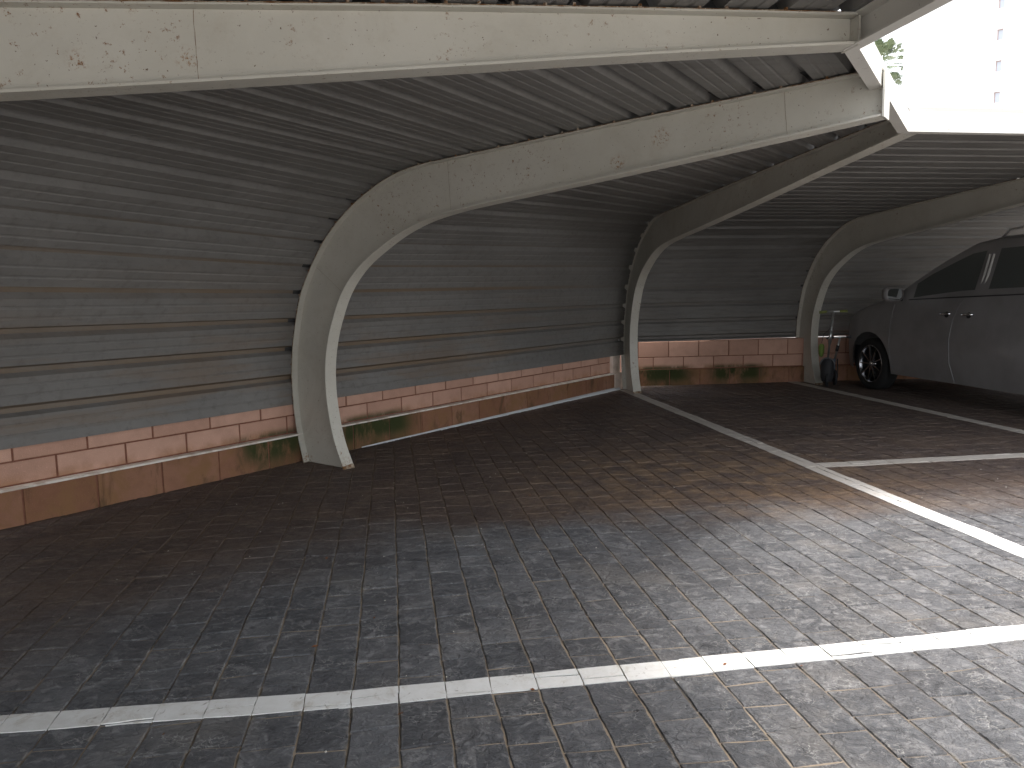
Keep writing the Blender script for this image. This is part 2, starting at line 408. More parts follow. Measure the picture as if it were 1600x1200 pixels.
def painted(name, quads, label):
    mb = MB()
    for Q in quads:
        Q = [w2t(*q) for q in Q]
        a = sum(Q[k][0]*Q[(k+1) % 4][1]-Q[(k+1) % 4][0]*Q[k][1] for k in range(4))
        if a < 0: Q = Q[::-1]
        xs = [q[0] for q in Q]; ys = [q[1] for q in Q]
        for P, (cx, cy, dz, tx_, ty_) in outlines:
            if cx < min(xs)-.2 or cx > max(xs)+.2 or cy < min(ys)-.25 or cy > max(ys)+.25: continue
            Pi = P
            C_ = clip(Pi, Q)
            if len(C_) < 3: continue
            n = len(C_); g = lambda x, y, o: tf(x, y, dz+(x-cx)*tx_+(y-cy)*ty_+o)
            mb.add([g(x, y, .0026) for x, y in C_]+[g(x, y, -.0015) for x, y in C_], [tuple(range(n))]+[(j, n+j, n+(j+1) % n, (j+1) % n) for j in range(n)])
    # thin worn paint running down into the joints
    o = mb.build(name, M_LINE); tag(o, label, 'painted line', 'white parking bay lines'); return o
def wavy(pa, pb, qa, qb, n=14, amp=.004):
    """edge a from pa to pb, edge b from qa to qb, split with slightly uneven edges"""
    out_ = []; ja = [rg.uniform(-amp, amp) for _ in range(n+1)]; jb = [rg.uniform(-amp, amp) for _ in range(n+1)]
    d = Vector((qa[0]-pa[0], qa[1]-pa[1])).normalized()
    L = lambda a, b, t, j: (a[0]+(b[0]-a[0])*t+d.x*j, a[1]+(b[1]-a[1])*t+d.y*j)
    for k in range(n):
        t0, t1 = k/n, (k+1)/n
        out_.append((L(pa, pb, t0, ja[k]), L(pa, pb, t1, ja[k+1]), L(qa, qb, t1, jb[k+1]), L(qa, qb, t0, jb[k])))
    return out_
hi = [(-2.62, 2.06), (-1.57, 2.23), (-.56, 2.345), (.555, 2.525), (1.86, 2.752), (2.75, 2.91)]
lo = [(-2.60, 1.965), (-1.545, 2.13), (-.545, 2.245), (.565, 2.42), (1.875, 2.645), (2.77, 2.80)]
qs = []
for k in range(5): qs += wavy(hi[k], hi[k+1], lo[k], lo[k+1], 7, .003)
painted('parking_line', qs, 'long white painted line crossing the whole foreground of the paving')
def tline(x, y0, y1, w):
    a = tf(x-w/2, y0); b = tf(x-w/2, y1); c = tf(x+w/2, y0); d = tf(x+w/2, y1)
    return wavy((a.x, a.y), (b.x, b.y), (c.x, c.y), (d.x, d.y), 26, .005)
painted('parking_line', tline(2.905, 3.0, 9.5, .125), 'white line running from the middle curved post toward the right foreground')
painted('parking_line', tline(5.31, 3.4, 9.97, .13), 'faint white line beside the parked van, starting at the post next to the scooter')
a = [tf(2.975, 5.085), tf(5.24, 5.065), tf(2.975, 4.955), tf(5.24, 4.935)]
painted('parking_line', wavy(*[(p.x, p.y) for p in a], 12, .005), 'short white cross line between the two bay lines at right')

# small litter on the paving: leaves and crumbs
ml = flat('dry_leaf', (.20, .085, .04), .7)
lv = MB()
for px, py in [(-1.02, 2.11), (-.72, 2.66), (-.55, 2.9), (.70, 2.48), (.05, 2.33), (.62, 3.3), (-1.3, 3.2), (1.72, 1.88), (.1, 4.7), (-.9, 3.6), (1.35, 4.4), (.95, 2.46), (-.35, 2.2), (-1.9, 3.4)]:
    a = rg.uniform(0, 6.28); L = rg.uniform(.007, .014); c = Vector((px, py, .004)); u = Vector((cos(a), sin(a), 0)); v = Vector((-sin(a), cos(a), 0))
    lv.add([c-u*L, c-u*.2*L+v*L*.5+Vector((0, 0, .004)), c+u*L+Vector((0, 0, .003)), c+v*-.5*L+Vector((0, 0, .001))], [(0, 1, 2, 3), (3, 2, 1, 0)][:1])
tag(lv.build('fallen_leaves', ml), 'tiny dry brown leaf scraps scattered over the paving', 'leaves', kind='stuff')
mc = flat('pale_grit', (.55, .52, .47), .8); gr = MB()
for _ in range(170):
    a = rg.uniform(-1.9, 3.4); b = rg.uniform(2.0, 7.5)
    if (Vector((a, b, 0))-WA).dot(AN) < .6: continue
    s_ = rg.uniform(.0012, .0035); gr.box((a, b, .002+s_/2), (s_*1.6, s_*1.2, s_), Matrix.Rotation(rg.uniform(0, 3), 3, 'Z'))
tag(gr.build('grit', mc), 'pale crumbs of grit lying on the paving', 'grit', kind='stuff')

# ------------------------------------------------------------------ curved steel posts
IN = [(0, 0), (-.091, .2), (-.145, .43), (-.160, .615), (-.146, .80), (-.103, .965), (-.050, 1.09), (.028, 1.235), (.118, 1.345), (.25, 1.455), (.42, 1.552), (.60, 1.637), (.80, 1.704), (1.03, 1.749), (1.30, 1.780), (2.0, 1.842), (2.7, 1.906), (3.5, 1.983), (4.2, 2.052), (5.3, 2.150)]
OUT = [(-.45, 0), (-.505, .2), (-.535, .4), (-.543, .6), (-.522, .836), (-.463, 1.076), (-.392, 1.272), (-.268, 1.460), (-.12, 1.632), (.037, 1.766), (.195, 1.865), (.37, 1.950), (.575, 2.023), (.79, 2.062), (1.0, 2.075), (1.5, 2.098), (2.0, 2.122), (2.7, 2.150), (3.5, 2.182), (4.2, 2.206), (5.3, 2.238)]
def catmull(P, k=5):
    P = [Vector((a, b)) for a, b in P]; o = []
    for i in range(len(P)-1):
        p0 = P[max(i-1, 0)]; p1 = P[i]; p2 = P[i+1]; p3 = P[min(i+2, len(P)-1)]
        # centripetal-ish: scale tangents by neighbouring lengths
        d0 = (p1-p0).length or (p2-p1).length; d1 = (p2-p1).length; d2 = (p3-p2).length or d1
        m1 = ((p2-p0)/(d0+d1))*d1 if i > 0 else (p2-p1); m2 = ((p3-p1)/(d1+d2))*d1 if i < len(P)-2 else (p2-p1)
        for j in range(k):
            t = j/k; o.append((2*t**3-3*t*t+1)*p1+(t**3-2*t*t+t)*m1+(-2*t**3+3*t*t)*p2+(t**3-t*t)*m2)
    o.append(P[-1]); return o
class Curve:
    def __init__(s, P):
        s.P = catmull(P); s.L = [0]
        for i in range(1, len(s.P)): s.L.append(s.L[-1]+(s.P[i]-s.P[i-1]).length)
    def at(s, d):
        d = max(0, min(d, s.L[-1]-1e-6))
        lo_, hi_ = 0, len(s.L)-1
        while hi_-lo_ > 1:
            m_ = (lo_+hi_)//2
            if s.L[m_] <= d: lo_ = m_
            else: hi_ = m_
        t = (d-s.L[lo_])/(s.L[hi_]-s.L[lo_]); return s.P[lo_].lerp(s.P[hi_], t)
    def nrm(s, d):   # outward (away from the parking side, up)
        a = s.at(d-.02); b = s.at(d+.02); t = (b-a).normalized(); return Vector((-t.y, t.x))
    def find(s, axis, val, start=0.0):
        d = start
        while d < s.L[-1] and s.at(d)[axis] < val: d += .004
        return d
CI, CO = Curve(IN), Curve(OUT)
FW = .10
class Post:
    def __init__(s, base, deg, wdeg, uend, lift=0.0):
        s.b = base; s.d = Vector((cos(R(deg)), sin(R(deg)), 0)); s.w = Vector((cos(R(wdeg)), sin(R(wdeg)), 0)); s.u = uend; s.lift = lift
        s.so = CO.find(0, uend, 1.2); s.si = CI.find(0, uend, 1.2)
    def P(s, uz, w=0.0):
        dz = s.lift*min(1, uz.y/1.2)*max(0, min(1, (5-uz.x)/3)) if s.lift else 0
        q = s.b+s.d*uz.x+s.w*w; return Vector((q.x, q.y, uz.y+dz))
M_LEAK = flat('dark_leak_strip', (.05, .05, .05), .8); M_SEAM = flat('dark_weld_line', (.30, .25, .19), .9); M_SHEET = sheet_mat(); M_DUSTY = sheet_mat(True); M_RUST = rust_mat(); M_DARK = flat('dark_gap', (.02, .02, .02), .9)
def build_post(po, name, label, seams, seed):
    ms = steel_mat(seed)
    root = empty(name, po.b+po.w*FW/2, 0); inv = -root.location
    tag(root, label, 'steel post', 'curved steel posts holding up the carport roof')
    N = 96; T_ = .009
    def pair(t):
        """matching points: parametrise by arc, weld-normal-ish"""
        return CI.at(t*po.si), CO.at(t*po.so)
    # web
    mb = MB(); v = []; f = []
    for k in range(N+1):
        a, b = pair(k/N)
        n_i = CI.nrm(k/N*po.si); n_o = CO.nrm(k/N*po.so)
        for p in (a+n_i*T_*.5, b-n_o*T_*.5):
            for w in (FW/2-.003, FW/2+.003): v.append(po.P(p, w)+inv)
    for k in range(N):
        i = 4*k; j = i+4
        f += [(i, j, j+2, i+2), (i+1, i+3, j+3, j+1)]
    obj('web', v, f, ms, root, True)
    def flange(C_, send, nm, sgn):
        v = []; f = []; w0, w1 = 0, FW
        for k in range(N+1):
            d = send*k/N; p = C_.at(d); n_ = C_.nrm(d)
            q = p if sgn < 0 else p
            # C_ line is the visible outer face of the flange; thickness goes toward the web
            o_ = n_*(T_ if sgn < 0 else -T_)
            for w, pp in ((w0, q), (w1, q), (w1, q+o_), (w0, q+o_)): v.append(po.P(pp, w)+inv)
        for k in range(N):
            i = 4*k; j = i+4
            for a in range(4):
                b = (a+1) % 4; f.append((i+a, j+a, j+b, i+b))
        f += [(0, 1, 2, 3), (4*N+3, 4*N+2, 4*N+1, 4*N)]
        o = obj(nm, v, f, ms, root)
        return o
    flange(CI, po.si, 'front_flange', -1); flange(CO, po.so, 'back_flange', 1)
    # end plate
    a = CI.at(po.si); b = CO.at(po.so); mb = MB()
    x0 = po.u+.004
    mb.hexa([po.P(Vector((x0, a.y-.004)), -.004)+inv, po.P(Vector((x0+.008, a.y-.004)), -.004)+inv, po.P(Vector((x0+.008, a.y-.004)), FW+.004)+inv, po.P(Vector((x0, a.y-.004)), FW+.004)+inv,
             po.P(Vector((x0, b.y-.012)), -.004)+inv, po.P(Vector((x0+.008, b.y-.012)), -.004)+inv, po.P(Vector((x0+.008, b.y-.012)), FW+.004)+inv, po.P(Vector((x0, b.y-.012)), FW+.004)+inv])
    mb.build('end_plate', ms, root)
    # splice welds across the web
    for ti in seams:
        a = CI.at(ti[0]); b = CO.at(ti[1]); wb = MB()
        pts = [po.P(a.lerp(b, .03+.94*k/10)+Vector((rg.uniform(-.0015, .0015), 0)), FW/2-.0035)+inv for k in range(11)]
        wb.tube(pts, .0010, 6); wb.build('weld_seam', M_RUST if ti[2] else M_SEAM, root, True)
    # rusty foot
    for w0, w1, c0, c1 in ((-.001, FW+.001, -.012, .003), (-.001, FW+.001, -.455, -.440)):
        fb = MB(); fb.hexa([po.P(Vector((c0, -.004)), w0)+inv, po.P(Vector((c1, -.004)), w0)+inv, po.P(Vector((c1, -.004)), w1)+inv, po.P(Vector((c0, -.004)), w1)+inv,
                 po.P(Vector((c0-.009, .028)), w0)+inv, po.P(Vector((c1-.009, .018)), w0)+inv, po.P(Vector((c1-.009, .024)), w1)+inv, po.P(Vector((c0-.009, .03)), w1)+inv])
        fb.build('rusty_foot', M_RUST, root)
    v = []; f = []
    for k in range(N+1):
        d = max(.75, (po.so-(.012 if po.lift else .05))*k/N); p = CO.at(d); n_ = CO.nrm(d)
        wr_ = FW+(.13 if po.lift else .035)
        for w, h in ((-.035, .041), (wr_, .041), (wr_, .0425), (-.035, .0425)): v.append(po.P(p+n_*h, w)+inv)
    for k in range(N):
        i = 4*k; j = i+4
        if CO.L[-1] and po.so*(k+1)/N <= .75: continue
        for a in range(4): b = (a+1) % 4; f.append((i+a, j+a, j+b, i+b))
    obj('leak_strip', v, f, M_LEAK, root)  # added dark strip over the ribs, stops sky light leaking through
    rb = MB(); d = .02
    while d < po.si-.05:
        L = rg.uniform(.05, .22); n_ = max(2, int(L/.02)); q_ = []
        for k in range(n_+1):
            dd = min(d+L*k/n_, po.si-.03); q_.append(po.P(CI.at(dd)+CI.nrm(dd)*(T_+.0006), FW/2-.0035-.0008)+inv)
        rb.tube(q_, [rg.uniform(.0005, .0017) for _ in q_], 5); d += L+rg.uniform(.02, .30)
    tag(rb.build('rust_traces', M_RUST, root, True), kind='stuff')
    # rust lip along the back flange edge where the sheets lie
    for w in (-.0012,):
        pts = []; d = .45
        while d < po.so-.05:
            pts.append(po.P(CO.at(d)-CO.nrm(d)*.001, w)+inv); d += .03
        rb = MB(); rb.tube(pts, [rg.uniform(.001, .0030) for _ in pts], 5); rb.build('rust_lip', M_RUST, root, True)
    return root
U1 = 3.5
s_u = lambda C_, u: C_.find(0, u, 1.2)
P0 = Post(B0, TDEG, TDEG+90, 4.96, .035); P1 = Post(B1, ADEG-90, ADEG, U1); P2 = Post(B2, TDEG-90, TDEG, 4.96); P3 = Post(B3, TDEG-90, TDEG, 5.18); P4 = Post(B4, TDEG-90, TDEG, 5.18)
PM = Post(BM, TDEG, TDEG+90, 4.96, .035)
sm = [(s_u(CI, 1.03), s_u(CO, 1.01), 0), (CI.find(1, 1.25), CO.find(1, 1.46), 0), (s_u(CI, 3.087), s_u(CO, 3.071), 0)]
def wspot(po, u, z, r_): SPOTS.append((tuple(po.P(Vector((u, z)), FW/2)), r_))
wspot(P0, 2.33, 1.97, .045); wspot(P0, 2.66, 1.99, .05); wspot(P0, 2.50, 2.165, .04); wspot(P0, 2.50, 2.13, .02); wspot(P0, 2.2, 2.14, .02)
wspot(P1, -.02, .02, .09); wspot(P1, -.45, .02, .08); wspot(P1, 2.45, 2.03, .07); wspot(P1, 2.2, 1.93, .06)
build_post(P0, 'carport_post', 'cream steel roof beam crossing the top left of the view, nearest the camera', [(s_u(CI, 2.69), s_u(CO, 2.685), 1)], 1.3)
build_post(P1, 'carport_post', 'cream curved steel post nearest the camera, its rusty foot on the paving at left centre', sm, 5.1)
build_post(P2, 'carport_post', 'curved steel post at the corner where the block wall turns, second from the left', [], 9.7)
build_post(P3, 'carport_post', 'farthest curved steel post, standing beside the kick scooters and the van', [], 14.2)

# ------------------------------------------------------------------ corrugated sheeting
PITCH_R = .2155
CELL = [(0, 0), (.040, 0), (.045, .0032), (.053, .0032), (.058, 0), (.097, 0), (.102, .0032), (.110, .0032), (.115, 0), (.150, 0), (.169, .039), (.196, .039)]
S_HOLE = CO.find(0, 2.749, 1.2)
def bay(pa, pb, ref, label, zbot, phase=None, pitch=PITCH_R, ncols=4, backw=(0, 0), ext=-.010):
    """ruled corrugated skin between the two posts; ref = post on which the rib pitch is true"""
    root = empty('roof_sheeting', (pa.b+pb.b)/2); inv = -root.location
    tag(root, label, 'corrugated sheeting', 'corrugated steel sheeting of the carport bays')
    oth = pb if ref is pa else pa
    s_end = ref.so+ext; s_b = CO.find(1, zbot)
    hole = S_HOLE if phase is None else phase
    s0 = (hole-.185) % pitch
    while s0 > s_b: s0 -= pitch
    while s0+pitch < s_b: s0 += pitch
    def omap(s):
        if s < 1.2: return s
        return 1.2+(s-1.2)*(oth.so+ext-1.2)/(s_end-1.2)
    # list of (s, h)
    prof = []; s = s0; cell = 0
    panels = []; cur = []
    while s < s_end:
        if cell and cell % 5 == 0:
            cur.append((s+.012, 0.0015)); panels.append(cur); cur = [(s-.002, -.0012)]
        for c, h in CELL:
            q = s+c*pitch/PITCH_R
            if q < s_b or q > s_end: continue
            if not cur and not panels: cur.append((s_b, 0.0))
            cur.append((q, h))
        s += pitch; cell += 1
    if cur and cur[-1][0] < s_end: cur.append((s_end, 0))
    panels.append(cur)
    jit = random.Random(len(label))
    for pn in panels:
        v = []; f = []
        for (s, h) in pn:
            so_ = omap(s)
            sr = (s, so_) if ref is pa else (so_, s)
            A_ = pa.P(CO.at(sr[0])+CO.nrm(sr[0])*(h+.006), FW/2+backw[0]); B_ = pb.P(CO.at(sr[1])+CO.nrm(sr[1])*(h+.006), FW/2+backw[1])
            for k in range(ncols+1): v.append(A_.lerp(B_, k/ncols)+inv)
        n = ncols+1
        for a in range(len(pn)-1):
            for k in range(ncols): f.append((a*n+k, a*n+k+1, (a+1)*n+k+1, (a+1)*n+k))
        fm = [1 if (pn[a][1] > .03 and pn[a+1][1] > .03) or (a+1 < len(pn) and pn[a][1] > .03 and pn[a+1][1] < .03) else 0 for a in range(len(pn)-1) for k in range(ncols)]
        o = obj('corrugated_panel', v, f, None, root, mats=[M_SHEET, M_DUSTY], fm=fm)
        so2 = o.modifiers.new('thick', 'SOLIDIFY'); so2.thickness = .0009; so2.offset = 0
    return root
bay(P0, P1, P1, 'grey corrugated sheeting curving over the left bay above the block wall', .436)
bay(P1, P2, P1, 'grey corrugated sheeting between the nearest post and the corner post', .436)
bay(P2, P3, P2, 'grey corrugated sheeting facing the camera between the corner post and the scooter post', .589)
bay(P3, P4, P3, 'dark corrugated sheeting behind and above the parked van', .589)
bay(PM, P0, P0, 'corrugated sheeting above the camera, its rib ends showing over the nearest beam', .436, CO.find(0, 4.395, 1.2), .2405, ext=.04)

# small sheet clips along the near edges
for po, rt_ in ((P1, .436), (P0, .436)):
    cb = MB(); d = .75
    while d < po.so-.2:
        p = CO.at(d+rg.uniform(-.01, .01)); cb.box(po.P(p+CO.nrm(d)*.004, -.004), (.010, .010, .008), Matrix.Rotation(rg.uniform(0, 3), 3, 'Z')); d += PITCH_R/2*rg.choice((1, 2))
    tag(cb.build('sheet_clips', M_RUST), 'rusty sheet clips along the upper edge of ' + {id(P1): 'the nearest curved post', id(P0): 'the beam at top left'}[id(po)], 'clips', kind='stuff')

# ------------------------------------------------------------------ eaves channel
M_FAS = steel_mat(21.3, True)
Qp = [Vector((1.27, 2.97, 0)), Vector((1.63, 3.535, 0)), Vector((2.22, 4.49, 0))]
path = [Qp[0]-TY*5.1]+Qp+[Qp[2]+TX*8.0]
zb = [2.118, 2.118, 2.106, 2.112, 2.112]; HF = .112
def offs(path, o):
    r = []
    for i, p in enumerate(path):
        ds = []
        if i > 0: ds.append((path[i]-path[i-1]).normalized())
        if i < len(path)-1: ds.append((path[i+1]-path[i]).normalized())
        ns = [Vector((d.y, -d.x, 0)) for d in ds]
        n = sum(ns, Vector((0, 0, 0))).normalized(); r.append(p+n*(o/n.dot(ns[0])))
    return r
labels = ['cream eaves channel running from the nearest beam toward the top edge of the view',
          'short eaves channel between the nearest beam and nearest post arm, outer side glaring white',
          'short eaves channel between the nearest post arm and the corner post arm',
          'long horizontal eaves channel below the white building at upper right']
oc = offs(path, .020); ic = offs(path, -.034); im = offs(path, .014); ig = offs(path, .017)
for i in range(4):
    root = empty('eaves_channel', (path[i]+path[i+1])/2+Vector((0, 0, zb[i]))); inv = -root.location
    tag(root, labels[i], 'eaves channel', 'eaves channels along the roof edge')
    z0, z1 = zb[i], zb[i+1]; e = (path[i+1]-path[i]).normalized()*.0008
    def bar(nm, A, B, h0, h1):
        mb = MB(); vz = lambda p, z: Vector((p.x, p.y, z))+inv
        mb.hexa([vz(A[i]+e, z0+h0), vz(B[i]+e, z0+h0), vz(B[i+1]-e, z1+h0), vz(A[i+1]-e, z1+h0), vz(A[i]+e, z0+h1), vz(B[i]+e, z0+h1), vz(B[i+1]-e, z1+h1), vz(A[i+1]-e, z1+h1)])
        o = mb.build(nm, M_FAS, root); return o
    bar('outer_web', im, oc, 0, HF); bar('lower_flange', ic, im, 0, .006); bar('upper_flange', ic, im, HF-.006, HF)


# ------------------------------------------------------------------ block walls
CA, CB = (.46, .275, .205), (.54, .335, .255)
M_BLK = block_mat('salmon_block', CA, CB); M_BASE = block_mat('brown_base_block', (.225, .110, .066), (.285, .150, .098), True)
M_MORT = Mat('red_brown_mortar', .95, .1); M_MORT.color(M_MORT.mix(M_MORT.ramp(M_MORT.noise(20, 4), .3, .7), (.17, .075, .05), (.24, .11, .075))); M_MORT = M_MORT.m
M_LEDGE = Mat('pale_ledge', .85, .2); M_LEDGE.color(M_LEDGE.mix(M_LEDGE.ramp(M_LEDGE.noise(12, 5), .4, .65), (.70, .66, .60), (.50, .42, .36))); M_LEDGE = M_LEDGE.m  # ledge tone paler than the courses above and below
def block_wall(name, O, d, L0, L1, label, rows, off_upper, base_h, back, ledge=None):
    """O = point on the base course face line; d along; n = toward the parking side"""
    n = Vector((d.y, -d.x, 0)); root = empty(name, O); 
    tag(root, label, 'block wall', 'low salmon block walls under the sheeting')
    a3 = lambda s, o_, z: d*s+n*o_+Vector((0, 0, z))
    def slab(mb, s0, s1, o0, o1, z0, z1):
        mb.hexa([a3(s0, o0, z0), a3(s0, o1, z0), a3(s1, o1, z0), a3(s1, o0, z0), a3(s0, o0, z1), a3(s0, o1, z1), a3(s1, o1, z1), a3(s1, o0, z1)])
    def block(s0, s1, o0, o1, z0, z1, mat):
        mb = MB(); c = .003
        # front face chamfered
        j = lambda: rg.uniform(-.0012, .0012)
        f = o1+rg.uniform(-.0015, .0015)
        bk = [a3(s0, o0, z0), a3(s1, o0, z0), a3(s1, o0, z1), a3(s0, o0, z1)]
        md = [a3(s0, f-c, z0), a3(s1, f-c, z0), a3(s1, f-c, z1), a3(s0, f-c, z1)]
        fr = [a3(s0+c+j(), f, z0+c+j()), a3(s1-c+j(), f, z0+c+j()), a3(s1-c+j(), f, z1-c+j()), a3(s0+c+j(), f, z1-c+j())]
        v = bk+md+fr; q = []
        for k in range(4):
            m_ = (k+1) % 4; q += [(k, m_, 4+m_, 4+k), (4+k, 4+m_, 8+m_, 8+k)]
        q += [(8, 9, 10, 11), (3, 2, 1, 0)]
        o = obj('block', v, q, mat, root); return o
    J = .006
    core = MB(); ztop = rows[-1][1]
    slab(core, L0, L1, -back, -off_upper-.006, base_h-.01, ztop-.004); slab(core, L0, L1, -back, -.007, -.03, base_h-.012)
    core.build('mortar', M_MORT, root)
    led = MB(); slab(led, L0, L1, -off_upper-.004, .002, base_h-.012, base_h); led.build('ledge', ledge or M_LEDGE, root)
    for (z0, z1, ph, mod) in rows:
        s = L0+((ph-L0) % mod)-mod
        while s < L1:
            a_, b_ = max(s+J, L0), min(s+mod-J, L1)
            if b_-a_ > .03: block(a_, b_, -off_upper-.03, -off_upper, z0+J, z1-J*.6, M_BLK)
            s += mod
    mod = rows[0][3]; s = L0+((rows[1][2]+.01-L0) % mod)-mod
    while s < L1:
        a_, b_ = max(s+J*.8, L0), min(s+mod-J*.8, L1)
        if b_-a_ > .03: block(a_, b_, -.03, 0.0, -.02, base_h-.013, M_BASE)
        s += mod
    return root, a3, slab
OA = WA+AN*.0
Mo = .411
OA2 = WA+AN*(-.008)
wA, a3, slab = block_wall('block_wall', OA2, AX, -.62, 16.95*.405, 'long low salmon block wall receding from lower left behind the nearest post', [(.217, .351, .5*.405+.02, Mo), (.351, .555, -.006, Mo)], .062, .214, .2)
# pier at the end of the long wall, and a pale strip widening along the wall foot
pb_ = MB(); 
M_PIER = Mat('pier_light_tone', .85, .2); M_PIER.color(M_PIER.mix(M_PIER.ramp(M_PIER.noise(9, 5), .4, .7), (.66, .55, .47), (.50, .40, .33))); M_PIER = M_PIER.m  # paler than the wall: light from the right put into the colour
e0 = 16.95*.405
slab(pb_, e0+.002, e0+.20, -.2, -.02, .216, .56); pb_.build('pier_cap', M_PIER, wA); pb_ = MB(); slab(pb_, e0+.002, e0+.20, -.2, .012, -.02, .214); pb_.build('pier_foot', M_PIER, wA)
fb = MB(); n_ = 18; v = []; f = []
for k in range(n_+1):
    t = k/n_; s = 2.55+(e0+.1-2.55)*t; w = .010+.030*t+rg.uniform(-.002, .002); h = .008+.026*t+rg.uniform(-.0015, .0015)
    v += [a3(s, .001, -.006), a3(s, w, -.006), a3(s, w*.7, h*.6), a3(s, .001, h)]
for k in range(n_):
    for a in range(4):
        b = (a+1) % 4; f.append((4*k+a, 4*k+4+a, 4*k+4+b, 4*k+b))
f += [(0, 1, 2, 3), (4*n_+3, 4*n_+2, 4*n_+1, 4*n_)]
fstrip = obj('foot_strip', v, f, flat('pale_grey_strip', (.58, .60, .62), .8), wA)
cdir = Vector((2.13, .215, 0)).normalized(); OC = Vector((1.72, 10.19, 0))
L0c = -.26
# joint at px 1043.5 -> along C
wC, a3c, slabc = block_wall('block_wall', OC, cdir, L0c, 6.9, 'low salmon block wall with mossy base facing the camera beyond the corner post', [(.213, .372, 0.155, Mo), (.372, .583, .36, Mo)], .03, .208, .16, M_BASE)
sc_ = MB(); slabc(sc_, L0c, 6.9, -.16, -.034, .5832, .5875); sc_.build('wall_top', M_BLK, wC)

# ------------------------------------------------------------------ parked van
def van():
    base = Vector((4.36857, 9.46897, 0)); HW = .975
    fdir = TY; ldir = TX          # forward (nose to the wall), away from the camera
    root = empty('parked_van', base+ldir*HW); inv = -root.location
    tag(root, 'dark grey family van parked nose in under the carport at right', 'van')
    P = lambda s, y, z: base+ldir*(HW+y)+fdir*s+Vector((0, 0, z))+inv     # y: -HW camera side
    paint = Mat('dark_grey_car_paint', .5, .4, .2); n = paint.noise(2.5, 4)
    paint.color(paint.mix(paint.ramp(n, .3, .7), (.21, .20, .20), (.26, .25, .25))); paint.b.inputs['Coat Weight'].default_value = .06
    paint.bump(paint.noise(1.2, 2), .04, .02); paint = paint.m
    dark = flat('black_plastic', (.025, .025, .027), .6); chrome = flat('chrome', (.75, .76, .77), .12, .5, 1.0)
    gl = Mat('tinted_glass', .03, .5); gl.color((.13, .14, .135)); gl.b.inputs['Transmission Weight'].default_value = .40; gl.b.inputs['IOR'].default_value = 1.15; gl.b.inputs['Alpha'].default_value = 1; gl = gl.m
    lin = lambda pts, x: next((a[1]+(b[1]-a[1])*(x-a[0])/(b[0]-a[0]) for a, b in zip(pts, pts[1:]) if a[0] <= x <= b[0]), pts[0][1] if x < pts[0][0] else pts[-1][1])
    side_top = [(-4.18, .95), (-4.12, 1.15), (-4.0, 1.45), (-3.85, 1.62), (-3.5, 1.68), (-2.4, 1.70), (-1.7, 1.69), (-1.42, 1.655), (-1.2, 1.565), (-.9, 1.43), (-.6, 1.255), (-.40, 1.13), (-.2, 1.075), (.1, 1.0), (.4, .90), (.65, .78), (.80, .64), (.87, .50)]
    cen_top = [(-4.18, 1.0), (-4.12, 1.2), (-4.0, 1.52), (-3.85, 1.68), (-3.5, 1.75), (-2.4, 1.77), (-1.7, 1.76), (-1.38, 1.72), (-1.1, 1.60), (-.7, 1.40), (-.4, 1.24), (-.22, 1.15), (-.05, 1.12), (.2, 1.06), (.5, .95), (.72, .82), (.83, .68), (.87, .52)]
    belt = [(-4.2, 1.17), (-2.3, 1.155), (-1.2, 1.115), (-.36, 1.08), (.9, .98)]
    def wid(s, z):
        w = .93+.045*sin(pi*min(1, max(0, (z-.2)/.9)))
        if z > 1.1: w = .93-(z-1.1)*.30
        if s > .1: w *= 1-.30*((s-.1)/.77)**2.4
        if s < -3.9: w *= 1-.10*((-3.9-s)/.28)**2
        return w
    AR = .405; wheels_s = (.03, -3.02)
    def zlow(s):
        z = .235 if -3.6 < s < .5 else .25
        for w in wheels_s:
            if abs(s-w) < AR-.001: z = max(z, .305+math.sqrt(AR*AR-(s-w)**2))
        return z
    ss = set()
    s = -4.18
    while s < .87: ss.add(round(s, 3)); s += .06
    ss.add(.87)
    for w in wheels_s:
        for k in range(33): ss.add(round(w-AR*cos(pi*k/32)*.9995, 4))
        ss.add(round(w-AR-.004, 4)); ss.add(round(w+AR+.004, 4))
    for a, b in side_top+cen_top: ss.add(a)
    ss = sorted(ss); ss = [a for i, a in enumerate(ss) if i == 0 or a-ss[i-1] > .0015]
    NR = 24; V = []; rings = []
    for s in ss:
        zl = zlow(s); zt = lin(side_top, s); zc = lin(cen_top, s); zb_ = min(lin(belt, s), zt-.02)
        zl = min(zl, zb_-.05)
        half = []
        for k in range(8): z = zl+(zb_-zl)*k/8; half.append((wid(s, z), z))
        for k in range(7):
            z = zb_+(zt-zb_)*k/7; half.append((wid(s, z), z))
        wt = wid(s, zt)
        for k in range(9):
            t = k/8; half.append((wt*cos(t*pi/2)**.8 if t < 1 else 0, zt+(zc-zt)*sin(t*pi/2)**.75 if t > 0 else zt))
        ring = [(-w, z) for w, z in half]+[(w, z) for w, z in half[-2::-1]]
        rings.append(ring)
    nr = len(rings[0]); v = [P(s, y, z) for s, rg_ in zip(ss, rings) for y, z in rg_]
    body = []; ws = []; rw = []; sg = []
    def belt_open(s, side=True):
        return False
    for i in range(len(ss)-1):
        sm_ = (ss[i]+ss[i+1])/2
        for k in range(nr-1):
            f = (i*nr+k, (i+1)*nr+k, (i+1)*nr+k+1, i*nr+k+1)
            kk = k if k < nr//2 else nr-2-k
            if kk >= 16 and -1.34 < sm_ < -.30: ws.append(f)
            elif kk >= 15 and sm_ < -3.95 and sm_ > -4.13: rw.append(f)
            elif 9 <= kk <= 13 and (-1.62 < sm_ < -.70 or -2.85 < sm_ < -1.80 or -3.75 < sm_ < -2.95): sg.append((f, 0 if sm_ > -1.7 else 1 if sm_ > -2.9 else 2, k < nr//2))
            else: body.append(f)
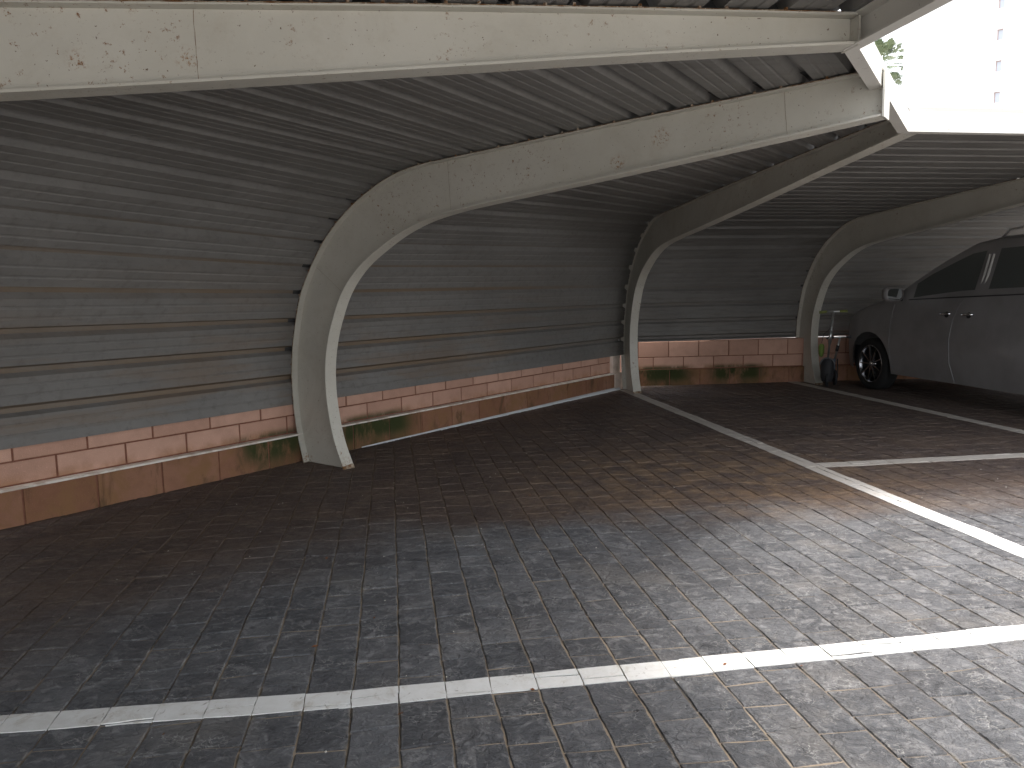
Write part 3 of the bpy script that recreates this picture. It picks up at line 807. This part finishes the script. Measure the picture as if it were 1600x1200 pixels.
    body.append(tuple(range(nr))); e_ = (len(ss)-1)*nr; body.append(tuple(e_+k for k in range(nr-1, -1, -1)))
    ob = obj('body', v, body, paint, root, True)
    def sub(nm, fs, mat):
        idx = sorted({i for f in fs for i in f}); mp = {a: b for b, a in enumerate(idx)}
        return obj(nm, [v[i] for i in idx], [tuple(mp[i] for i in f) for f in fs], mat, root, True)
    sub('windscreen', ws, gl); sub('rear_window', rw, gl)
    for w_ in range(3):
        for sd_ in (True, False): sub('side_window', [f for f, a, b in sg if a == w_ and b == sd_], gl)
    # underbody, wheel housings
    mb = MB(); M3 = Matrix.Rotation(R(TDEG), 3, 'Z'); mb.box(P(-1.6, 0, .36), (1.36, 4.7, .28), M3); mb.build('underbody', dark, root)
    mb = MB(); mb.box(P(-1.6, 0, .80), (1.35, 4.5, .05), M3); mb.build('cabin_floor', dark, root)
    # lining between underbody and skin away from wheels
    for (a, b) in ((-2.58, -.42),):
        mb = MB(); mb.box(P((a+b)/2, 0, .30), (1.80, b-a, .10), M3); mb.build('sill_lining', dark, root)
    # wheels
    tyre = Mat('tyre_rubber', .85, .2); tyre.color((.022, .022, .022)); tyre.bump(tyre.noise(60, 3), .2, .003); tyre = tyre.m
    alloy = flat('alloy', (.25, .25, .26), .22, .5, .95)
    for ws_ in wheels_s:
        for side in (-1, 1):
            c = P(ws_, side*(HW-.02), .318); ax = ldir*side
            wr = empty('wheel', c); wr.parent = root
            mb = MB(); prof = [(.225, -.20), (.29, -.205), (.314, -.19), (.318, -.15), (.318, -.06), (.312, -.03), (.29, -.012), (.25, -.008), (.232, -.02)]
            mb.lathe(prof, (0, 0, 0), ax, 40); mb.build('tyre', tyre, wr, True)
            mb = MB(); mb.lathe([(.235, -.018), (.226, -.010), (.218, -.016), (.212, -.10), (.212, -.19)], (0, 0, 0), ax, 40); mb.build('rim', alloy, wr, True)
            mb = MB(); mb.lathe([(.0, -.11), (.205, -.11)], (0, 0, 0), ax, 24); mb.build('brake_shadow_plate', dark, wr)
            mb = MB(); mb.lathe([(.0, -.022), (.028, -.024), (.034, -.034), (.05, -.06)], (0, 0, 0), ax, 20); mb.build('hub_cap', chrome, wr, True)
            for q in range(9):
                a = 2*pi*q/9; d = fdir*cos(a)+Vector((0, 0, 1))*sin(a); e = fdir*-sin(a)+Vector((0, 0, 1))*cos(a)
                mb = MB(); r0, r1 = .03, .216; w0, w1 = .015, .010
                o0 = ax*-.026; o1 = ax*-.014; th = ax*-.03
                mb.hexa([d*r0-e*w0+o0+th, d*r0+e*w0+o0+th, d*r1+e*w1+o1+th, d*r1-e*w1+o1+th, d*r0-e*w0*.6+o0, d*r0+e*w0*.6+o0, d*r1+e*w1*.5+o1, d*r1-e*w1*.5+o1]); mb.build('spoke', alloy, wr)
    # shut lines on the camera side, their edge highlights built as grey tubes
    def skin(s, z, o=.002, side=-1): return P(s, side*(wid(s, z)+o), z)
    edge = flat('shut_line_highlight', (.26, .26, .265), .4, .5, .3)
    for pts in ([(-.398, 1.05), (-.375, .9), (-.368, .6), (-.385, .40), (-.44, .255)], [(-1.50, 1.11), (-1.44, 1.05), (-1.385, .9), (-1.36, .7), (-1.365, .45), (-1.43, .245)], [(-2.72, 1.15), (-2.70, .8), (-2.66, .6)]):
        for side in (-1, 1):
            mb = MB(); q = []
            for a, b in zip(pts, pts[1:]):
                for k in range(4): q.append(skin(a[0]+(b[0]-a[0])*k/4, a[1]+(b[1]-a[1])*k/4, .0012, side))
            q.append(skin(*pts[-1], .0012, side)); mb.tube(q, .0028, 6); mb.build('door_seam', edge, root)
    for side in (-1, 1):
        mb = MB(); mb.tube([skin(-.64-k*.15, lin(belt, -.64-k*.15)+.012, .003, side) for k in range(22)], .006, 6); mb.build('belt_trim', dark, root)
        for s0 in (-1.19, -1.51):
            h = empty('door_handle', skin(s0-.08, .957, 0, side)); h.parent = root; hv = -h.location
            mb = MB(); mb.tube([skin(s0, .953, .008, side)+hv, skin(s0-.03, .957, .032, side)+hv, skin(s0-.08, .960, .040, side)+hv, skin(s0-.135, .962, .034, side)+hv, skin(s0-.165, .962, .010, side)+hv], [.010, .012, .012, .013, .012], 8); mb.build('grip', chrome, h, True)
            mb = MB(); mb.lathe([(0, .004), (.03, .003), (.036, -.004)], skin(s0-.09, .948, 0, side)+hv, ldir*side, 16); mb.build('handle_recess', dark, h, True)
        # roof rail
        mb = MB(); mb.tube([P(-1.70, side*.71, 1.715), P(-1.80, side*.71, 1.79), P(-2.0, side*.71, 1.808), P(-3.4, side*.71, 1.80), P(-3.6, side*.71, 1.78), P(-3.7, side*.71, 1.71)], .013, 8); mb.build('roof_rail', flat('satin_rail', (.6, .6, .6), .35, .5, .6), root, True)
        # mirror
        mr = empty('door_mirror', P(-.50, side*(wid(-.5, 1.1)+.12), 1.165)); mr.parent = root
        mb = MB(); vs = []; fs = []; nn = 16; sec = [(-.055, .80), (-.045, .98), (.0, 1.0), (.05, .85), (.085, .45)]
        for fs_, k_ in sec:
            for j in range(nn):
                a = 2*pi*j/nn; cx = abs(cos(a))**.6*(1 if cos(a) > 0 else -1); cz = abs(sin(a))**.6*(1 if sin(a) > 0 else -1)
                vs.append(ldir*side*cx*.115*k_+Vector((0, 0, cz*.082*k_))+fdir*fs_)
        for i in range(len(sec)-1):
            for j in range(nn): fs.append((i*nn+j, i*nn+(j+1) % nn, (i+1)*nn+(j+1) % nn, (i+1)*nn+j))
        fs.append(tuple((len(sec)-1)*nn+j for j in range(nn)))
        obj('mirror_housing', vs, fs, paint, mr, True)
        obj('mirror_glass', [ldir*side*(abs(cos(2*pi*j/nn))**.6*(1 if cos(2*pi*j/nn) > 0 else -1))*.091+Vector((0, 0, (abs(sin(2*pi*j/nn))**.6*(1 if sin(2*pi*j/nn) > 0 else -1))*.064))+fdir*-.050 for j in range(nn)], [tuple(range(nn))], flat('mirror', (.85, .9, .9), .02, .5, 1.0), mr)
        mb = MB(); mb.box(ldir*side*-.13+Vector((0, 0, -.06)), (.12, .05, .035), M3); mb.build('mirror_arm', dark, mr)
        # lamps
        mb = MB(); mb.lathe([(0, .02), (.06, .015), (.085, -.01)], P(.68, side*.70, .70), fdir*.8+ldir*side*.5, 20); mb.build('headlight', flat('lamp_lens', (.6, .62, .63), .1, .5, .3), root, True)
        mb = MB(); mb.box(P(-4.10, side*.80, 1.05), (.12, .12, .42), M3); t_ = mb.build('tail_light', flat('red_lens', (.35, .02, .02), .15, .5), root); bevel(t_, .02)
    # seats and belts seen through the side glass
    beige = flat('beige_upholstery', (.30, .26, .21), .8)
    for s_ in (-1.55, -2.45):
        for y_ in (-.42, .42):
            st_ = empty('seat', P(s_, y_, .82)); st_.parent = root
            mb = MB(); mb.box((0, 0, .07), (.50, .5, .14), M3); o = mb.build('cushion', beige, st_); bevel(o, .04, 3)
            mb = MB(); mb.box(-fdir*.28+Vector((0, 0, .33)), (.48, .14, .52), M3); o = mb.build('backrest', beige, st_); bevel(o, .04, 3)
            mb = MB(); mb.box(-fdir*.32+Vector((0, 0, .68)), (.26, .10, .17), M3); o = mb.build('headrest', beige, st_); bevel(o, .04, 3)
    for k in range(2):
        mb = MB(); a = P(-1.70-.05*k, -.83, 1.56); b = P(-1.64-.05*k, -.88, 1.18); mb.tube([a, a.lerp(b, .5), b], .012, 6); mb.build('seat_belt', flat('grey_webbing', (.45, .44, .42), .8), root)
    mb = MB(); mb.lathe([(0, .0), (.045, .02), (.05, .07), (.02, .12), (0, .13)], P(-2.03, -.78, 1.185), Vector((0, 0, 1)), 14); mb.build('hanging_cloth', flat('peach_cloth', (.62, .42, .28), .8), root, True)
    return root
van()

# ------------------------------------------------------------------ kick scooters
def scooter(loc, rz, H, grip_col, body_col, label, shield=True, bag=None):
    root = empty('kick_scooter', loc, rz); tag(root, label, 'scooter', 'kick scooters beside the far post')
    st = flat('brushed_steel', (.62, .63, .63), .28, .5, .9); gm = flat('grip_rubber', grip_col, .6); bm = flat('scooter_frame', body_col, .45)
    bk = flat('black_rubber', (.02, .02, .022), .6)
    lean = Vector((.012, 0, 0))
    top = Vector((.02, .0, H)); foot = Vector((-.03, .02, .34))
    mb = MB(); mb.tube([foot, foot.lerp(top, .5), top], .013, 10); mb.build('stem', st, root, True)
    mb = MB(); mb.tube([foot.lerp(top, .35), foot.lerp(top, .62)], .020, 10); mb.build('stem_sleeve', st if shield else bk, root, True)
    mb = MB(); mb.tube([top+Vector((-.15, 0, -.012)), top, top+Vector((.15, 0, .004))], .011, 10); hb = mb.build('handlebar', st, root, True)
    for sg in (-1, 1):
        mb = MB(); mb.tube([top+Vector((sg*.075, 0, sg*.003)), top+Vector((sg*.165, 0, sg*.008-.004))], .0165, 10); mb.build('grip', gm, root, True)
    for sg in (-1, 1):
        mb = MB(); mb.tube([foot+Vector((sg*.03, 0, .0)), Vector((sg*.032-.03, -.02, .10))], .009, 8); mb.build('fork_leg', bk, root, True)
    mb = MB(); mb.lathe([(.06, -.014), (.092, -.016), (.100, -.006), (.100, .006), (.092, .016), (.06, .014)], (-.03, -.02, .10), (1, 0, 0), 24, True); mb.build('front_wheel', bk, root, True)
    mb = MB(); mb.lathe([(.0, -.018), (.025, -.018), (.06, -.012)], (-.03, -.02, .10), (1, 0, 0), 16); mb.lathe([(.0, .018), (.025, .018), (.06, .012)], (-.03, -.02, .10), (1, 0, 0), 16); tag(mb.build('wheel_hub', gm, root, True), kind='stuff')
    if shield:
        # dark domed mudguard / apron above the front wheel
        vs = []; fs = []; n = 14; rows = [(.365, .035, .02), (.35, .062, .03), (.30, .078, .045), (.22, .082, .05), (.13, .078, .045), (.075, .062, .035)]
        for z, w, d in rows:
            for k in range(n): a = 2*pi*k/n; vs.append((-.03+w*cos(a), -.045+d*sin(a), z))
        for i in range(len(rows)-1):
            for k in range(n): fs.append((i*n+k, i*n+(k+1) % n, (i+1)*n+(k+1) % n, (i+1)*n+k))
        fs.append(tuple(range(n))); obj('front_apron', vs, fs, bk, root, True)
        mb = MB(); mb.tube([(-.03+.085*cos(a), -.06, .29+.085*sin(a)) for a in [pi*k/10 for k in range(11)]], .008, 8); mb.build('mudguard_rim', flat('grey_trim', (.14, .14, .14), .5), root, True)
    mb = MB(); mb.hexa([(-.075, .05, .075), (.015, .05, .075), (.02, .52, .075), (-.08, .52, .075), (-.07, .05, .105), (.01, .05, .105), (.015, .52, .095), (-.075, .52, .095)]); o = mb.build('deck', bm, root); bevel(o, .008)
    mb = MB(); mb.tube([(-.03, .04, .34), (-.03, .06, .2), (-.03, .10, .10)], .016, 8); mb.build('neck', bm, root, True)
    mb = MB(); mb.lathe([(.03, -.012), (.062, -.014), (.07, 0), (.062, .014), (.03, .012)], (-.03, .58, .07), (1, 0, 0), 20, True); mb.build('rear_wheel', bk, root, True)
    return root
gx = (.50, .55, .10)
scooter((4.03, 9.80, 0), R(-24), .955, (.22, .25, .08), (.25, .30, .05), 'tall kick scooter with steel stem and yellow green grips beside the farthest post')
scooter((4.20, 9.98, 0), R(-12), .62, (.05, .05, .06), (.08, .10, .13), 'small low kick scooter with dark handlebar between the tall scooter and the van', shield=False)
# green bag hanging behind the stem
bg_ = MB(); vs = []; fs = []; n = 12
for z, w, d in ((.54, .010, .01), (.53, .030, .02), (.50, .038, .03), (.43, .036, .03), (.38, .022, .02), (.37, .006, .01)):
    for k in range(n): a = 2*pi*k/n; vs.append((3.975+w*cos(a), 9.95+d*sin(a), z))
for i in range(5):
    for k in range(n): fs.append((i*n+k, i*n+(k+1) % n, (i+1)*n+(k+1) % n, (i+1)*n+k))
fs += [tuple(range(n)), tuple(5*n+k for k in range(n))]
root = empty('hanging_bag', (3.975, 9.95, 0)); tag(root, 'small lime green bag hanging behind the tall scooter stem', 'bag')
root.location = (0, 0, 0)
obj('pouch', vs, fs, flat('lime_cloth', (.13, .19, .04), .7), root, True)
mb = MB(); mb.tube([(3.975, 9.95, .55), (3.99, 9.93, .66), (4.03, 9.83, .74)], .004, 6); mb.build('strap', flat('dark_strap', (.04, .04, .04), .8), root)

# hook and rope bracket on the corner post
mb = MB(); c = P2.P(Vector((-.52, .67)), -.01); mb.tube([c, c+Vector((-.035, -.02, .01)), c+Vector((-.045, -.03, -.03)), c+Vector((-.02, -.03, -.045))], .006, 8)
tag(mb.build('steel_hook', flat('galvanised', (.6, .62, .64), .35, .5, .8)), 'small steel hook at the back edge of the corner post above the wall pier', 'hook')

# ------------------------------------------------------------------ white tower and palm beyond the roof edge
def unp(px, py, depth): return Vector((0, 0, CAM_H))+(fw+rt*((px-800)/F_PX)-up*((py-600)/F_PX))*depth
def tower():
    A = unp(1407, 205, 80); A.z = 0
    N_ = Vector((-.72, -.69, 0)).normalized(); E = Vector((-N_.y, N_.x, 0)); E = E if E.x > 0 else -E
    H = 40.0; L = 34.0; D = 14.0
    root = empty('apartment_tower', A); tag(root, 'tall white apartment tower with small windows glaring in daylight beyond the roof edge', 'building')
    white = Mat('white_render', .8, .2); white.color(white.mix(white.ramp(white.noise(.4, 4), .3, .7), (.80, .79, .77), (.84, .83, .81))); white = white.m
    frame = flat('reveal_shade_frame', (.46, .34, .32), .6); glass = flat('sky_reflection_pane', (.50, .53, .58), .3, .3)  # pane colour holds the sky's reflection, frame colour the shading of the reveals
    o = Vector((0, 0, CAM_H))-A
    def hit(px, py):   # facade coordinates (along E, z)
        d = (fw+rt*((px-800)/F_PX)-up*((py-600)/F_PX)); t = (A-Vector((0, 0, CAM_H))).dot(N_)/d.dot(N_)
        q = Vector((0, 0, CAM_H))+d*t; return (q-A).dot(E), q.z
    holes = []
    e0, zt_ = hit(1561, 5); e1, zz = hit(1557, 152); step = (zt_-zz)/3
    for k in range(-5, 4):
        z = zz+step*k; holes.append((e1-.27, e1+.27, z-.50, z+.52))
    eb, z2 = hit(1598, 186); ec, z3 = hit(1423, 190)
    for k in range(-1, 3): holes.append((eb+.2, eb+1.3, zz+step*(k-1)+.15-.8, zz+step*(k-1)+.15+.6))
    holes.append((ec-.35, ec+.35, z3-.5, z3+.5))
    xs = sorted({0, L}|{h[0] for h in holes}|{h[1] for h in holes}); zs = sorted({0, H}|{h[2] for h in holes}|{h[3] for h in holes})
    W_ = lambda e, z, d=0: E*e-N_*d+Vector((0, 0, z))
    v = []; f = []
    for i in range(len(xs)-1):
        for j in range(len(zs)-1):
            cx, cz = (xs[i]+xs[i+1])/2, (zs[j]+zs[j+1])/2
            if any(h[0] < cx < h[1] and h[2] < cz < h[3] for h in holes): continue
            n = len(v); v += [W_(xs[i], zs[j]), W_(xs[i+1], zs[j]), W_(xs[i+1], zs[j+1]), W_(xs[i], zs[j+1])]; f.append((n, n+1, n+2, n+3))
    for h in holes:
        n = len(v); v += [W_(h[0], h[2]), W_(h[1], h[2]), W_(h[1], h[3]), W_(h[0], h[3]), W_(h[0], h[2], .3), W_(h[1], h[2], .3), W_(h[1], h[3], .3), W_(h[0], h[3], .3)]
        for k in range(4): f.append((n+k, n+(k+1) % 4, n+4+(k+1) % 4, n+4+k))
    n = len(v); v += [W_(0, 0, D), W_(L, 0, D), W_(L, H, D), W_(0, H, D), W_(0, 0), W_(L, 0), W_(L, H), W_(0, H)]
    f += [(n+1, n, n+3, n+2), (n, n+4, n+7, n+3), (n+5, n+1, n+2, n+6), (n+4+3, n+4+2, n+2, n+3)]
    obj('wall', v, f, white, root)
    mb = MB(); mb.hexa([W_(-.2, H, -.2), W_(L+.2, H, -.2), W_(L+.2, H, D+.2), W_(-.2, H, D+.2), W_(-.2, H+.9, -.2), W_(L+.2, H+.9, -.2), W_(L+.2, H+.9, D+.2), W_(-.2, H+.9, D+.2)]); mb.build('parapet', white, root)
    for h in holes:
        c = W_((h[0]+h[1])/2, (h[2]+h[3])/2, .26); w = empty('window', c); w.parent = root
        a, b = (h[1]-h[0])/2, (h[3]-h[2])/2; q = lambda e, z, d: E*e-N_*d+Vector((0, 0, z))
        mb = MB()
        for (ea, eb_, za, zb_) in ((-a, -a+.07, -b, b), (a-.07, a, -b, b), (-a+.07, a-.07, b-.07, b), (-a+.07, a-.07, -b, -b+.07)):
            mb.hexa([q(ea, za, 0), q(eb_, za, 0), q(eb_, za, .05), q(ea, za, .05), q(ea, zb_, 0), q(eb_, zb_, 0), q(eb_, zb_, .05), q(ea, zb_, .05)])
        mb.build('frame', frame, w)
        obj('pane', [q(-a, -b, .03), q(a, -b, .03), q(a, b, .03), q(-a, b, .03)], [(0, 1, 2, 3)], glass, w)
tower()
def palm():
    C0 = unp(1376, 98, 92); top = C0.z
    root = empty('palm_tree', (C0.x, C0.y, 0)); tag(root, 'green fan palm crown showing between the eaves channel and the white tower', 'palm tree')
    bark = Mat('palm_bark', .9, .1); bark.color(bark.mix(bark.noise(3, 4), (.16, .12, .09), (.24, .19, .14))); bark = bark.m
    leaf = Mat('palm_leaf', .55, .3); leaf.color(leaf.mix(leaf.ramp(leaf.island(), 0, 1), (.13, .17, .09), (.22, .25, .15))); leaf.b.inputs['Transmission Weight'].default_value = 0; leaf = leaf.m
    mb = MB(); mb.tube([(0, 0, -.1), (.15, 0, top*.3), (.1, .1, top*.7), (0, 0, top)], [.42, .30, .26, .30], 12); mb.build('trunk', bark, root, True)
    r = random.Random(5)
    for k in range(85):
        az_ = r.uniform(0, 2*pi); el_ = r.uniform(-1.1, 1.25); L = r.uniform(1.6, 2.7)
        d = Vector((cos(az_)*cos(el_), sin(az_)*cos(el_), sin(el_))); side = d.cross(Vector((0, 0, 1))).normalized(); nrm_ = side.cross(d).normalized()
        mb = MB(); o = Vector((0, 0, top)); tip = o+d*L+Vector((0, 0, -.12*L))
        mb.tube([o, o+d*L*.5, tip], [.03, .02, .012], 4)
        n = 20
        for j in range(n):
            a = (j/(n-1)-.5)*2.5; ld = (d*cos(a)+side*sin(a)).normalized(); ll = r.uniform(1.1, 1.6)*(1-.25*abs(a)/1.25); w = .05
            m1 = tip+ld*ll*.55+nrm_*.05; e = tip+ld*ll+Vector((0, 0, -.25*ll-r.uniform(0, .2))); sd_ = ld.cross(nrm_).normalized()*w
            mb.add([tip, m1+sd_, e, m1-sd_], [(0, 1, 2, 3)])
        mb.build('frond', leaf, root)
palm()
